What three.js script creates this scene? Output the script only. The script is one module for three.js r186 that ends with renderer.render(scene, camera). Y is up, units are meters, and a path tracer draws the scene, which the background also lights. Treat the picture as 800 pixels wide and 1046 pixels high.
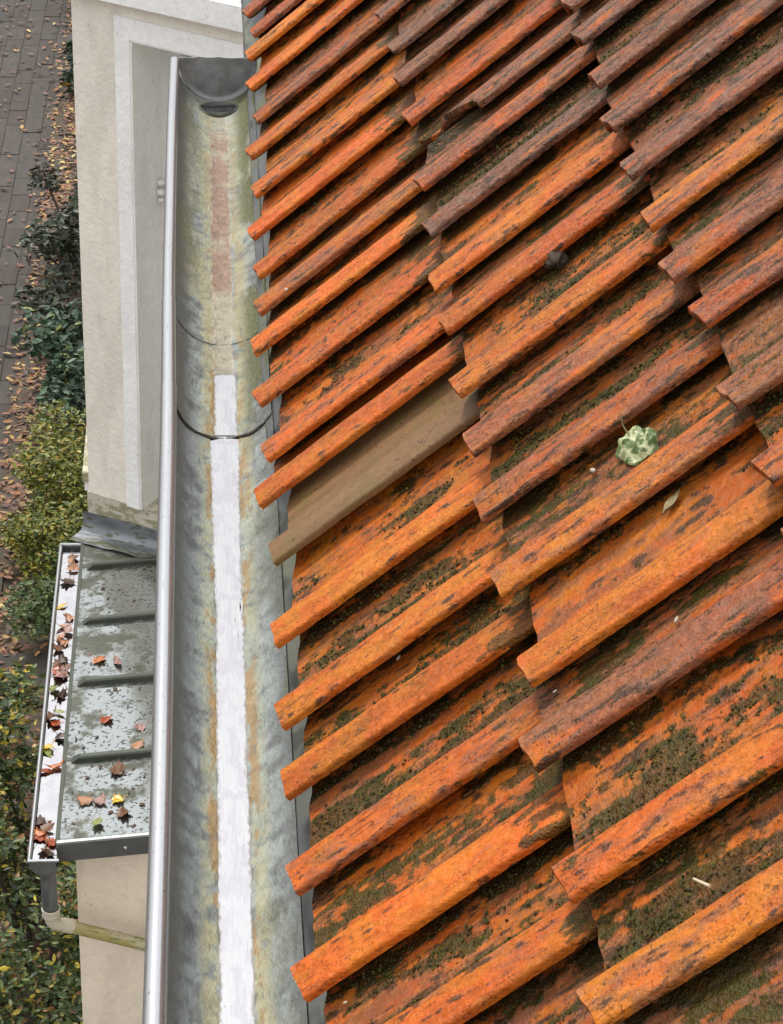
import * as THREE from 'three';
import { mergeGeometries, mergeVertices } from 'three/addons/utils/BufferGeometryUtils.js';

// ------------------------------------------------------------------ camera, sky, sun, exposure
// axes: x to the right across the eave, y up, -z along the gutter (away); the origin is the lip of one eave tile
const scene = new THREE.Scene();
const camera = new THREE.PerspectiveCamera(25.95, 783 / 1024, 0.1, 900);
{
  const R = [0.99656448, -0.00484289, 0.08267876], U = [0.03854183, -0.8564852, -0.51473063], G = [-0.07330592, -0.51614885, 0.85335608];
  const m = new THREE.Matrix4().makeBasis(
    new THREE.Vector3(R[0], U[0], -G[0]), new THREE.Vector3(-R[1], -U[1], G[1]), new THREE.Vector3(-R[2], -U[2], G[2]));
  camera.quaternion.setFromRotationMatrix(m);
  camera.position.set(-0.0937, 1.801, 1.9514);
}
const renderer = new THREE.WebGLRenderer({ antialias: true });
renderer.toneMapping = THREE.LinearToneMapping;
renderer.toneMappingExposure = 1.88;
renderer.shadowMap.enabled = true;

// ---- noise
function rngOf(seed) { let a = seed >>> 0; return () => { a = (a + 0x6D2B79F5) | 0; let t = Math.imul(a ^ (a >>> 15), 1 | a); t = (t + Math.imul(t ^ (t >>> 7), 61 | t)) ^ t; return ((t ^ (t >>> 14)) >>> 0) / 4294967296; }; }
function hash(x, y, s) { let h = Math.imul(x, 374761393) + Math.imul(y, 668265263) + Math.imul(s, 1274126177); h = Math.imul(h ^ (h >>> 13), 1274126177); h = Math.imul(h ^ (h >>> 16), 2246822519); return ((h ^ (h >>> 15)) >>> 0) / 4294967296; }
function vnoise(x, y, s) {
  const xi = Math.floor(x), yi = Math.floor(y); let fx = x - xi, fy = y - yi; fx = fx * fx * (3 - 2 * fx); fy = fy * fy * (3 - 2 * fy);
  const a = hash(xi, yi, s), b = hash(xi + 1, yi, s), c = hash(xi, yi + 1, s), d = hash(xi + 1, yi + 1, s);
  return a + (b - a) * fx + (c - a) * fy + (a - b - c + d) * fx * fy;
}
function fbm(x, y, o, s) { let v = 0, w = 0.5, t = 0; for (let i = 0; i < o; i++) { v += w * vnoise(x, y, s + i * 17); t += w; w *= 0.5; x = x * 2.03 + 11.3; y = y * 2.03 + 7.1; } return v / t; }
const clamp = (x, a = 0, b = 1) => x < a ? a : x > b ? b : x;
const sstep = (a, b, x) => { const t = clamp((x - a) / (b - a)); return t * t * (3 - 2 * t); };
const mix = (a, b, t) => a + (b - a) * t;
const SRGB = new Uint8Array(4097); for (let i = 0; i <= 4096; i++) { const c = i / 4096; SRGB[i] = Math.round(255 * (c <= 0.0031308 ? 12.92 * c : 1.055 * Math.pow(c, 1 / 2.4) - 0.055)); }
const tos = c => SRGB[Math.round(clamp(c) * 4096)];
function texOf(data, w, h, srgb, repeat) {
  const t = new THREE.DataTexture(data, w, h, THREE.RGBAFormat); t.magFilter = THREE.LinearFilter; t.minFilter = THREE.LinearMipmapLinearFilter; t.generateMipmaps = true;
  if (srgb) t.colorSpace = THREE.SRGBColorSpace;
  t.wrapS = t.wrapT = repeat ? THREE.RepeatWrapping : THREE.ClampToEdgeWrapping; t.needsUpdate = true; return t;
}
function makeTex(w, h, fn, srgb, repeat) {       // fn(i, j, out): linear colour, or plain values when not srgb
  const d = new Uint8Array(w * h * 4), o = [0, 0, 0];
  for (let j = 0; j < h; j++) for (let i = 0; i < w; i++) {
    fn(i, j, o); const k = (j * w + i) * 4;
    for (let c = 0; c < 3; c++) d[k + c] = srgb ? tos(o[c]) : Math.round(clamp(o[c]) * 255);
    d[k + 3] = 255;
  }
  return texOf(d, w, h, srgb, repeat);
}

// ---- overcast sky
{
  const w = 512, h = 256, d = new Float32Array(w * h * 4);
  for (let j = 0; j < h; j++) for (let i = 0; i < w; i++) {
    const el = Math.max(0, Math.sin(((j + 0.5) / h - 0.5) * Math.PI)), az = (i + 0.5) / w * Math.PI * 2;
    const r = Math.sqrt(1 - el * el), px = Math.cos(az) * r, pz = Math.sin(az) * r;
    const cl = fbm(px * 2.2 + 9 + el, pz * 2.2 + 5, 4, 77) - 0.5;
    const L = (0.40 + 0.76 * el) * (1 + 0.3 * cl), k = (j * w + i) * 4;
    d[k] = L * 0.985; d[k + 1] = L * 0.995; d[k + 2] = L * 1.03; d[k + 3] = 1;
  }
  const sky = new THREE.DataTexture(d, w, h, THREE.RGBAFormat, THREE.FloatType);
  sky.mapping = THREE.EquirectangularReflectionMapping; sky.magFilter = THREE.LinearFilter; sky.needsUpdate = true;
  scene.background = sky; scene.environment = sky; scene.environmentIntensity = 1; scene.backgroundIntensity = 1;
}
const sun = new THREE.DirectionalLight(new THREE.Color(1, 0.95, 0.88), 1.5);
sun.position.set(-4.5, 11, -9); sun.target.position.set(0, 0, -2); sun.castShadow = true; sun.shadow.radius = 22;
sun.shadow.mapSize.set(2048, 2048); Object.assign(sun.shadow.camera, { left: -12, right: 12, top: 14, bottom: -14, near: 1, far: 60 });
scene.add(sun, sun.target);

// ------------------------------------------------------------------ helpers
const taken = {};
function numbered(n) { const k = taken[n] = (taken[n] ?? -1) + 1; return k ? n + '_' + String(k).padStart(3, '0') : n; }
function mesh(name, geo, mat, parent) { const m = new THREE.Mesh(geo, mat); m.name = name; m.castShadow = m.receiveShadow = true; parent.add(m); return m; }
function tag(o, label, category, group) { o.userData = { ...o.userData, label, category }; if (group) o.userData.group = group; return o; }
function thing(name, label, category, group, pos) { const g = new THREE.Group(); g.name = numbered(name); if (pos) g.position.set(...pos); tag(g, label, category, group); scene.add(g); return g; }
function solo(name, geo, mat, label, category, group, pos) { const m = mesh(numbered(name), geo, mat, scene); if (pos) m.position.set(...pos); return tag(m, label, category, group); }
function structure(name, geo, mat) { const m = mesh(numbered(name), geo, mat, scene); m.userData.kind = 'structure'; return m; }
const lin = (r, g, b) => new THREE.Color().setRGB(r, g, b);
function box(x0, x1, y0, y1, z0, z1) { const g = new THREE.BoxGeometry(x1 - x0, y1 - y0, z1 - z0); g.translate((x0 + x1) / 2, (y0 + y1) / 2, (z0 + z1) / 2); return boxUV(g); }
function boxUV(g) {      // uv in metres from position and normal
  const p = g.attributes.position, n = g.attributes.normal, uv = new Float32Array(p.count * 2);
  for (let i = 0; i < p.count; i++) {
    const ax = Math.abs(n.getX(i)), ay = Math.abs(n.getY(i)), az = Math.abs(n.getZ(i));
    if (ay > ax && ay > az) { uv[2 * i] = p.getX(i); uv[2 * i + 1] = p.getZ(i); }
    else if (ax > az) { uv[2 * i] = p.getZ(i); uv[2 * i + 1] = p.getY(i); }
    else { uv[2 * i] = p.getX(i); uv[2 * i + 1] = p.getY(i); }
  }
  g.setAttribute('uv', new THREE.BufferAttribute(uv, 2)); return g;
}
// grid surface from a function (i/ni, j/nj) -> {p:[x,y,z], uv:[u,v]}
function grid(ni, nj, fn, flip) {
  const pos = [], uv = [], idx = [];
  for (let j = 0; j <= nj; j++) for (let i = 0; i <= ni; i++) { const r = fn(i / ni, j / nj, i, j); pos.push(...r.p); uv.push(...(r.uv ?? [i / ni, j / nj])); }
  for (let j = 0; j < nj; j++) for (let i = 0; i < ni; i++) { const a = j * (ni + 1) + i, b = a + 1, c = a + ni + 1, d = c + 1; flip ? idx.push(a, c, b, b, c, d) : idx.push(a, b, c, b, d, c); }
  const g = new THREE.BufferGeometry(); g.setAttribute('position', new THREE.Float32BufferAttribute(pos, 3)); g.setAttribute('uv', new THREE.Float32BufferAttribute(uv, 2)); g.setIndex(idx); g.computeVertexNormals(); return g;
}
function tube(pts, r, seg = 40, rad = 14) { return new THREE.TubeGeometry(new THREE.CatmullRomCurve3(pts.map(p => new THREE.Vector3(...p))), seg, r, rad, false); }

// ------------------------------------------------------------------ tiled roof
const ALPHA = 41.33 * Math.PI / 180, CA = Math.cos(ALPHA), SA = Math.sin(ALPHA), K = 2.6 / 3;
const roofAt = (u, v, h) => [v * CA - h * SA, v * SA + h * CA, -u];      // u along the eave, v up the slope, h off the plane of the tile lips
const PROF = [[0, .009], [.006, .010], [.013, .005], [.021, .001], [.04, 0], [.06, 0], [.08, .0003], [.1, .001], [.127, .002], [.139, .006], [.1465, .021], [.1503, .029], [.153, .0317], [.157, .0328], [.172, .0337], [.19, .0337], [.2095, .033], [.2128, .0318], [.2144, .0295], [.2149, .026], [.2149, .0215]];
const TILE_L = 0.46, STEP = 0.048, THICK = 0.012;
const ARC = [0]; for (let i = 1; i < PROF.length; i++) ARC.push(ARC[i - 1] + Math.hypot(PROF[i][0] - PROF[i - 1][0], PROF[i][1] - PROF[i - 1][1]));
const ARCL = ARC[ARC.length - 1];
function profAt(t) { const s = t * ARCL; let i = 1; while (i < ARC.length - 1 && ARC[i] < s) i++; const f = (s - ARC[i - 1]) / (ARC[i] - ARC[i - 1]); return [mix(PROF[i - 1][0], PROF[i][0], f), mix(PROF[i - 1][1], PROF[i][1], f)]; }
// rows of measured tiles: [u, v, patina, moss, kind]
const ROW1 = [[3.79, .025, .5, .5], [3.646, .003, .1, .4], [3.414, -.002, .2, .3], [3.147, .015, .65, .6], [2.955, -.013, .25, .3], [2.703, -.002, .4, .35], [2.483, -.02, .05, .45], [2.257, -.006, .3, .3], [2.081, -.011, .5, .3], [1.915, -.022, .18, .4], [1.688, -.023, .4, .4], [1.451, -.008, .4, .3], [1.309, -.029, .2, .3], [1.086, -.003, 0, 0, 'brown'], [.838, -.004, .18, .45], [.608, -.005, .3, .6], [.433, -.001, .04, .65], [.211, .002, .42, .8], [0, 0, .15, .75]];
const ROW2 = [[2.579, 0.391, 0.92, 0.3], [2.354, 0.403, 0.95, 0.6], [2.179, 0.401, 0.88, 0.5], [1.972, 0.405, 0.45, 0.35], [1.822, 0.392, 0.8, 0.5, "broken"], [1.67, 0.398, 0.68, 0.6], [1.475, 0.399, 0.97, 0.8], [1.283, 0.389, 0.3, 0.6], [1.13, 0.392, 0.4, 0.6], [0.923, 0.389, 0.35, 0.65], [0.753, 0.393, 0.6, 0.65], [0.584, 0.388, 0.55, 0.75], [0.397, 0.391, 0.45, 0.75], [0.196, 0.403, 0.12, 0.15], [0.053, 0.383, 0.68, 0.55], [-0.176, 0.392, 0.28, 0.62], [-0.36, 0.393, 0.45, 0.75]];
const ROW3 = [[1.778, 0.779, 0.8, 0.4], [1.62, 0.773, 0.9, 0.6], [1.421, 0.773, 0.9, 0.8], [1.246, 0.762, 0.85, 0.6], [1.063, 0.764, 0.85, 0.7], [0.883, 0.764, 0.6, 0.6], [0.722, 0.761, 0.75, 0.7], [0.569, 0.772, 0.65, 0.6], [0.36, 0.768, 0.65, 0.75], [0.177, 0.77, 0.45, 0.5], [0.03, 0.772, 0.55, 0.6]];
const cellsUsed = { n: 0 };
const tiles = [];
{
  const rr = rngOf(5);
  const fill = (row, v, from, to, step) => { for (let u = from; step > 0 ? u <= to : u >= to; u += step) row.push([u + (rr() - .5) * .02, v + (rr() - .5) * .012, .2 + rr() * .6, .3 + rr() * .5, 'extra']); };
  fill(ROW1, 0, -.214, -.9, -.215); fill(ROW1, 0, 4.0, 5.0, .215);
  fill(ROW2, .392, -.546, -1.1, -.186); fill(ROW2, .392, 2.765, 4.3, .186);
  fill(ROW3, .77, -.155, -1.1, -.186); fill(ROW3, .77, 1.964, 4.3, .186);
  const ROW4 = []; fill(ROW4, 1.155, -1.0, 4.3, .186);
  [ROW1, ROW2, ROW3, ROW4].forEach((row, ri) => row.forEach(t => tiles.push({ row: ri, u: t[0] * (ri ? 1 : K), v: t[1] * (ri ? 1 : K), h: ri * STEP, pat: t[2], moss: t[3], kind: t[4] ?? 'plain', seed: tiles.length * 31 + 7 })));
  for (let ri = 0; ri < 4; ri++) { const row = tiles.filter(t => t.row === ri).sort((a, b) => a.u - b.u); row.forEach((t, i) => { const du = i + 1 < row.length ? row[i + 1].u - t.u : .186; t.pan = clamp((du - .032) / .136, .8, 1.6); }); }
}
// noise fields at the grain of the tile skin, sampled with an offset per tile
const FW = 2048, FH = 1024;
const field = fn => { const f = new Float32Array(FW * FH); for (let j = 0; j < FH; j++) for (let i = 0; i < FW; i++) f[j * FW + i] = fn(i, j); return f; };
const stretch = (x, k) => clamp((x - .5) * k + .5);
const F = {
  fine: field((i, j) => .6 * vnoise(i / 2.1, j / 2.1, 11) + .4 * hash(i, j, 12)),
  mott: field((i, j) => stretch(fbm(i / 10, j / 8, 3, 21), 1.7)),
  blot: field((i, j) => stretch(fbm(i / 52, j / 30, 5, 31), 1.9)),
  streak: field((i, j) => stretch(fbm(i / 170, j / 15, 5, 41), 1.9)),
  crust: field((i, j) => stretch(fbm(i / 36, j / 9, 5, 51), 1.9)),
  line: field((i, j) => Math.abs(fbm(i / 110, j / 12, 3, 55) - .5)),
  pit: field((i, j) => vnoise(i / 4.2, j / 3.4, 61)),
};
function offs(T) { if (T.off === undefined) { const r = rngOf(T.seed + 500); T.off = []; for (let k = 0; k < 8; k++) T.off.push(Math.floor(r() * (FW - 513)), Math.floor(r() * (FH - 257))); } return T.off; }
const smp = (f, T, k, i, j) => { const o = offs(T); return f[(o[2 * k + 1] + j) * FW + o[2 * k] + i]; };
// how mossy a tile is, plus painted gap shade beside the next rib, at (a across, texel i up the tile, texel j across)
function mossGapShade(T, a, i, j) {
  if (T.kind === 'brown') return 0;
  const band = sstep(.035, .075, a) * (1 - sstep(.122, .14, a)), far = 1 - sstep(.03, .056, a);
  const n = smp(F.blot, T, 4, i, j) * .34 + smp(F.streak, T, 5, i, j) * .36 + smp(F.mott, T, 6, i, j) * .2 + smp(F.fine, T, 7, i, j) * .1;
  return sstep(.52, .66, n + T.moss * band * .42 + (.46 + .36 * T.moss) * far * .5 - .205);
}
const CW = 512, CH = 256, AW = 2048;
const atlasCol = [], atlasBump = [];
const cellOf = T => { if (T.cell === undefined) T.cell = T.kind === 'extra' && cellsUsed.n >= 64 ? Math.floor(hash(T.seed, 3, 9) * 60) : cellsUsed.n++; return T.cell; };
tiles.filter(t => t.kind !== 'extra').forEach(cellOf);
const paintFor = tiles.filter(t => { const before = cellsUsed.n; cellOf(t); return t.kind !== 'extra' || cellsUsed.n > before; });
function paintTile(T, col, bmp, ox, oy) {
  const s = T.seed, r = rngOf(s), tone = .82 + .3 * r(), red = .9 + .22 * r();
  for (let j = 0; j < CH; j++) {
    const [a] = profAt(clamp((j / CH - .012) / .976)), rib = sstep(.13, .15, a);
    for (let i = 0; i < CW; i++) {
      const l = clamp((i / CW - .006) / .988) * TILE_L;
      const fine = smp(F.fine, T, 0, i, j), mott = smp(F.mott, T, 1, i, j), blot = smp(F.blot, T, 2, i, j), streak = smp(F.streak, T, 3, i, j), crust = smp(F.crust, T, 4, i, j), pit = smp(F.pit, T, 5, i, j);
      let h = .45 + .26 * (fine - .5) + .36 * (mott - .5), R, G, B;
      if (T.kind === 'brown') {
        const t = .85 + .22 * (streak - .5) + .14 * (mott - .5) + .12 * (fine - .5);
        R = .185 * t; G = .1 * t; B = .043 * t;
        const g = sstep(.6, .9, blot) * .4; R = mix(R, .11, g); G = mix(G, .085, g); B = mix(B, .022, g);
        const d = sstep(.84, .9, pit) * sstep(.5, .7, crust); R = mix(R, .035, d); G = mix(G, .018, d); B = mix(B, .009, d);
        h = .45 + .12 * (fine - .5) + .1 * (mott - .5);
      } else {
        const t = tone * (.86 + .34 * (streak - .45) + .26 * (mott - .5) + .26 * (fine - .5) + .22 * (blot - .5));
        const yel = sstep(.4, .8, smp(F.blot, T, 6, i, j));
        R = .45 * t; G = mix(.092, .122, yel) * t * red; B = mix(.007, .0085, yel) * t;
        // weathered brown-violet skin, ragged at its edges
        const pn = blot * .34 + crust * .24 + streak * .24 + mott * .13 + fine * .05, pa = rib > .5 ? T.pat : clamp(.3 + .6 * T.pat);
        const p = sstep(.72 - pa * .6, .92 - pa * .56, pn) * (.4 + .52 * pa), pv = .55 + .6 * mott + .4 * fine;
        R = mix(R, .11 * pv, p); G = mix(G, .05 * pv, p); B = mix(B, .03 * pv, p);
        const gb = sstep(.5, .85, smp(F.crust, T, 7, i, j)) * T.pat * T.pat * .7; R = mix(R, .115 * pv, gb); G = mix(G, .076 * pv, gb); B = mix(B, .06 * pv, gb);
        if (rib < .5) { const gm = sstep(.4, .72, streak * .35 + mott * .3 + fine * .15 + crust * .2 + .1 * T.moss) * .5; R = mix(R, .13 * pv, gm); G = mix(G, .05 * pv, gm); B = mix(B, .012 * pv, gm); }
        // dark crust and pits
        const cr = sstep(.66, .82, crust * .7 + mott * .2 + fine * .1 + .05 * T.moss + .12 * T.pat - .115 + (rib > .5 ? 0 : .06)) * .85; R = mix(R, .032, cr); G = mix(G, .018, cr); B = mix(B, .008, cr); h += .16 * cr * fine;
        const pt = sstep(.78, .88, pit) * sstep(.4, .62, smp(F.blot, T, 5, i, j)) * (.35 + .65 * T.pat); R = mix(R, .022, pt * .9); G = mix(G, .014, pt * .9); B = mix(B, .008, pt * .9); h -= .2 * pt;
        const ln = (1 - sstep(.004, .014, smp(F.line, T, 1, i, j))) * sstep(.5, .7, smp(F.blot, T, 3, i, j)) * .8; R = mix(R, .045, ln); G = mix(G, .02, ln); B = mix(B, .008, ln); h -= .22 * ln;
        const lt = sstep(.8, .9, 1 - pit) * .3; R = mix(R, .5, lt); G = mix(G, .17, lt); B = mix(B, .04, lt);
        // moss also creeps out of the laps, ragged
        const lap = sstep(.37, .384, l + .085 * (blot - .5) + .05 * (crust - .5) + .02 * (mott - .5)) * (T.seed % 3 ? .9 : .3);
        const m = Math.max(lap, mossGapShade(T, a, i, j));
        if (m > 0) {
          const gr = sstep(.35, .65, smp(F.blot, T, 7, i, j) + T.moss * .3 - .15), w = (.35 + .8 * fine + .5 * (mott - .3)) * (a < .046 ? .5 : 1);  // moss halved in tone beside the next rib: gap shade put into the colour
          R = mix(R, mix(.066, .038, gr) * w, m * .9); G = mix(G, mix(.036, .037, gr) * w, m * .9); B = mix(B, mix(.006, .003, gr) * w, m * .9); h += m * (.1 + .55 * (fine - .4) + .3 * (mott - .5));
        }
        const chip = (1 - sstep(.002, .008, l + .008 * (mott - .5))) * .55 * sstep(.4, .7, blot); R = mix(R, .38, chip); G = mix(G, .14, chip); B = mix(B, .06, chip);
      }
      const k = ((oy + j) * AW + ox + i) * 4;
      col[k] = tos(R); col[k + 1] = tos(G); col[k + 2] = tos(B); col[k + 3] = 255;
      const hb = Math.round(clamp(h) * 255); bmp[k] = bmp[k + 1] = bmp[k + 2] = hb; bmp[k + 3] = 255;
    }
  }
}
{
  for (let p = 0; p < 2; p++) { atlasCol.push(new Uint8Array(AW * AW * 4)); atlasBump.push(new Uint8Array(AW * AW * 4)); }
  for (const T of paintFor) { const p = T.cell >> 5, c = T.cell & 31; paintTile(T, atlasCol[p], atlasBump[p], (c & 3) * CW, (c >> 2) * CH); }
}
const tileMats = [0, 1].map(p => new THREE.MeshPhysicalMaterial({ specularIntensity: .45, map: texOf(atlasCol[p], AW, AW, true), bumpMap: texOf(atlasBump[p], AW, AW, false), bumpScale: 0.0042, roughness: 0.54 }));

function tileGeometry(T, detail) {
  const s = T.seed, NP = PROF.length - 1, NL = detail, c = T.cell & 31, cx = c & 3, cy = c >> 2;
  const r = rngOf(s + 99), yaw = (r() - .5) * .026, bend = (r() - .5) * .005, skew = (r() - .3) * .01;
  const start = a => {
    let l = mix(.017, 0, sstep(.124, .136, a)) + (a < .03 ? .02 * (1 - a / .03) : 0);
    l += sstep(.157, .21, a) * .008 + skew * sstep(.15, .21, a);
    l += (vnoise(a * 160, 1.5, s + 1) - .5) * .0045 + (vnoise(a * 60, 7.5, s + 2) - .5) * .004;
    if (T.kind === 'broken') l += sstep(.085, .2, a) * .15 + (vnoise(a * 70, 2.2, s + 6) - .5) * .012 * sstep(.085, .12, a);
    return l;
  };
  const P = (i, l, inner) => {
    let [a, cc] = PROF[i];
    const [a0, c0] = PROF[Math.max(0, i - 1)], [a1, c1] = PROF[Math.min(NP, i + 1)], n = Math.hypot(a1 - a0, c1 - c0), na = -(c1 - c0) / n, nc = (a1 - a0) / n;
    const w = (fbm(a * 30, l * 16, 3, s + 11) - .5) * .0028 + (fbm(a * 110, l * 90, 2, s + 14) - .5) * .0011;
    cc += w; a += (fbm(a * 12 + 4, l * 14, 2, s + 12) - .5) * .0022 * sstep(.1, .2, a);
    if (a < .136) a = .136 - (.136 - a) * T.pan;
    if (inner) { const th = i > NP - 3 ? THICK * .45 : THICK; a -= na * th; cc -= nc * th; if (i > NP - 4) { a = Math.min(a, .2085); } }
    const h = cc - .0328 + bend * (a - .157) / .1;
    const da = a - .157, du = -da + l * yaw, dv = l + da * yaw;
    return roofAt(du, dv, h);
  };
  const t2 = i => (cy + .012 + .976 * ARC[i] / ARCL) / 8, l2 = l => (cx + .006 + .988 * clamp(l / TILE_L)) / 4;
  const at = (i, j) => { const l0 = start(PROF[i][0]); const f = j / NL; return l0 + (TILE_L - l0) * (f < .15 ? f * f / .15 * .55 + f * .45 : f); };
  const outer = grid(NP, NL, (x, y, i, j) => { const l = at(i, j); return { p: P(i, l), uv: [l2(l), t2(i)] }; });
  const inner = grid(NP, Math.max(6, NL >> 2), (x, y, i, j) => { const l0 = start(PROF[i][0]), l = l0 + (TILE_L - l0) * y; return { p: P(i, l, 1), uv: [l2(l), t2(i)] }; }, true);
  const lip = grid(NP, 2, (x, y, i, j) => { const l = at(i, 0), A = P(i, l), B = P(i, l, 1), bulge = j === 1 ? .0025 : 0, q = A.map((v, k) => mix(v, B[k], y)); q[0] -= CA * bulge; q[1] -= SA * bulge; return { p: q, uv: [l2(l + .002), t2(i)] }; }, true);
  const near = grid(NL, 1, (x, y, i, j) => { const l = at(NP, i); return { p: P(NP, l, j), uv: [l2(l), t2(NP)] }; }, true);
  const far = grid(NL, 1, (x, y, i, j) => { const l = at(0, i); return { p: P(0, l, j), uv: [l2(l), t2(0)] }; });
  return mergeGeometries([outer, inner, lip, near, far]);
}
const felt = new THREE.MeshStandardMaterial({ color: lin(.12, .115, .105), roughness: .95 }), wood = new THREE.MeshStandardMaterial({ color: lin(.24, .15, .08), roughness: .9 });
const roof = thing('tiled_roof', 'steep roof of weathered orange clay tiles with moss in the channels', 'roof');
{
  const deck = grid(1, 1, (x, y) => ({ p: roofAt(mix(-1.3, 4.5, x), mix(.03, 1.9, y), -.118 + STEP / .39 * mix(.03, 1.9, y)) })); mesh('underlay', deck, felt, roof);
  for (const v of [.30, .69, 1.07, 1.45]) {       // battens that the tiles hang on
    const b = new THREE.BoxGeometry(.045, .014, 5.7); const m = mesh('batten', b, wood, roof); m.position.set(...roofAt(1.6, v + .09, -.109 + STEP / .39 * (v + .09))); m.rotation.z = ALPHA + Math.atan(STEP / .39);
  }
  const lab = { brown: 'plain brown replacement tile without moss', broken: 'tile with its lower corner broken away' };
  for (const T of tiles) {
    const m = mesh('roof_tile', tileGeometry(T, T.kind === 'extra' ? 18 : 40), tileMats[T.cell >> 5], roof);
    m.position.set(...roofAt(T.u, T.v, T.h)); if (lab[T.kind]) m.userData.label = lab[T.kind];
  }
  // moss cushions in the channels
  const blob = new THREE.IcosahedronGeometry(1, 0), bp = blob.attributes.position;
  for (let i = 0; i < bp.count; i++) { const x = bp.getX(i), y = bp.getY(i), z = bp.getZ(i), k = 1 + .5 * (hash(Math.round(x * 50), Math.round(y * 50), Math.round(z * 50)) - .5); bp.setXYZ(i, x * k, y * k, z * k); }
  blob.computeVertexNormals();
  const list = [], r = rngOf(404);
  for (const T of tiles) {
    if (T.row === 3 || T.kind === 'brown') continue;
    for (let k = 0; k < 4200; k++) {
      const a = .024 + r() * .112, l = .02 + r() * .35, m = mossGapShade(T, a, Math.round(l / TILE_L * 505) + 3, Math.round(a / ARCL * 249) + 3);
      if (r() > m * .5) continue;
      let c = 0; for (let i = 1; i < PROF.length; i++) if (PROF[i][0] >= a) { const f = (a - PROF[i - 1][0]) / (PROF[i][0] - PROF[i - 1][0]); c = mix(PROF[i - 1][1], PROF[i][1], f); break; }
      const size = .0004 + Math.pow(r(), 4) * .0016;
      list.push([...roofAt(T.u + .157 - (a < .136 ? .136 - (.136 - a) * T.pan : a), T.v + l, T.h + c - .0328 + size * .15), size, r(), r()]);
    }
  }
  const im = new THREE.InstancedMesh(blob, new THREE.MeshStandardMaterial({ roughness: 1 }), list.length); im.name = 'moss'; im.userData.kind = 'stuff'; im.castShadow = im.receiveShadow = true;
  const M = new THREE.Matrix4(), q = new THREE.Quaternion(), e = new THREE.Euler(), C = new THREE.Color();
  list.forEach(([x, y, z, s, a, b], i) => {
    q.setFromEuler(e.set(a * 6, b * 6, ALPHA)); M.compose(new THREE.Vector3(x, y, z), q, new THREE.Vector3(s * (1 + a), s * .8, s * (1 + b))); im.setMatrixAt(i, M);
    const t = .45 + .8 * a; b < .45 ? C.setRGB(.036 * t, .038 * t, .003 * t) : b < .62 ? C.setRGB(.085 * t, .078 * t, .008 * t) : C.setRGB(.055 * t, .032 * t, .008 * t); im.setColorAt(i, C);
  });
  roof.add(im);
}

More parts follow.
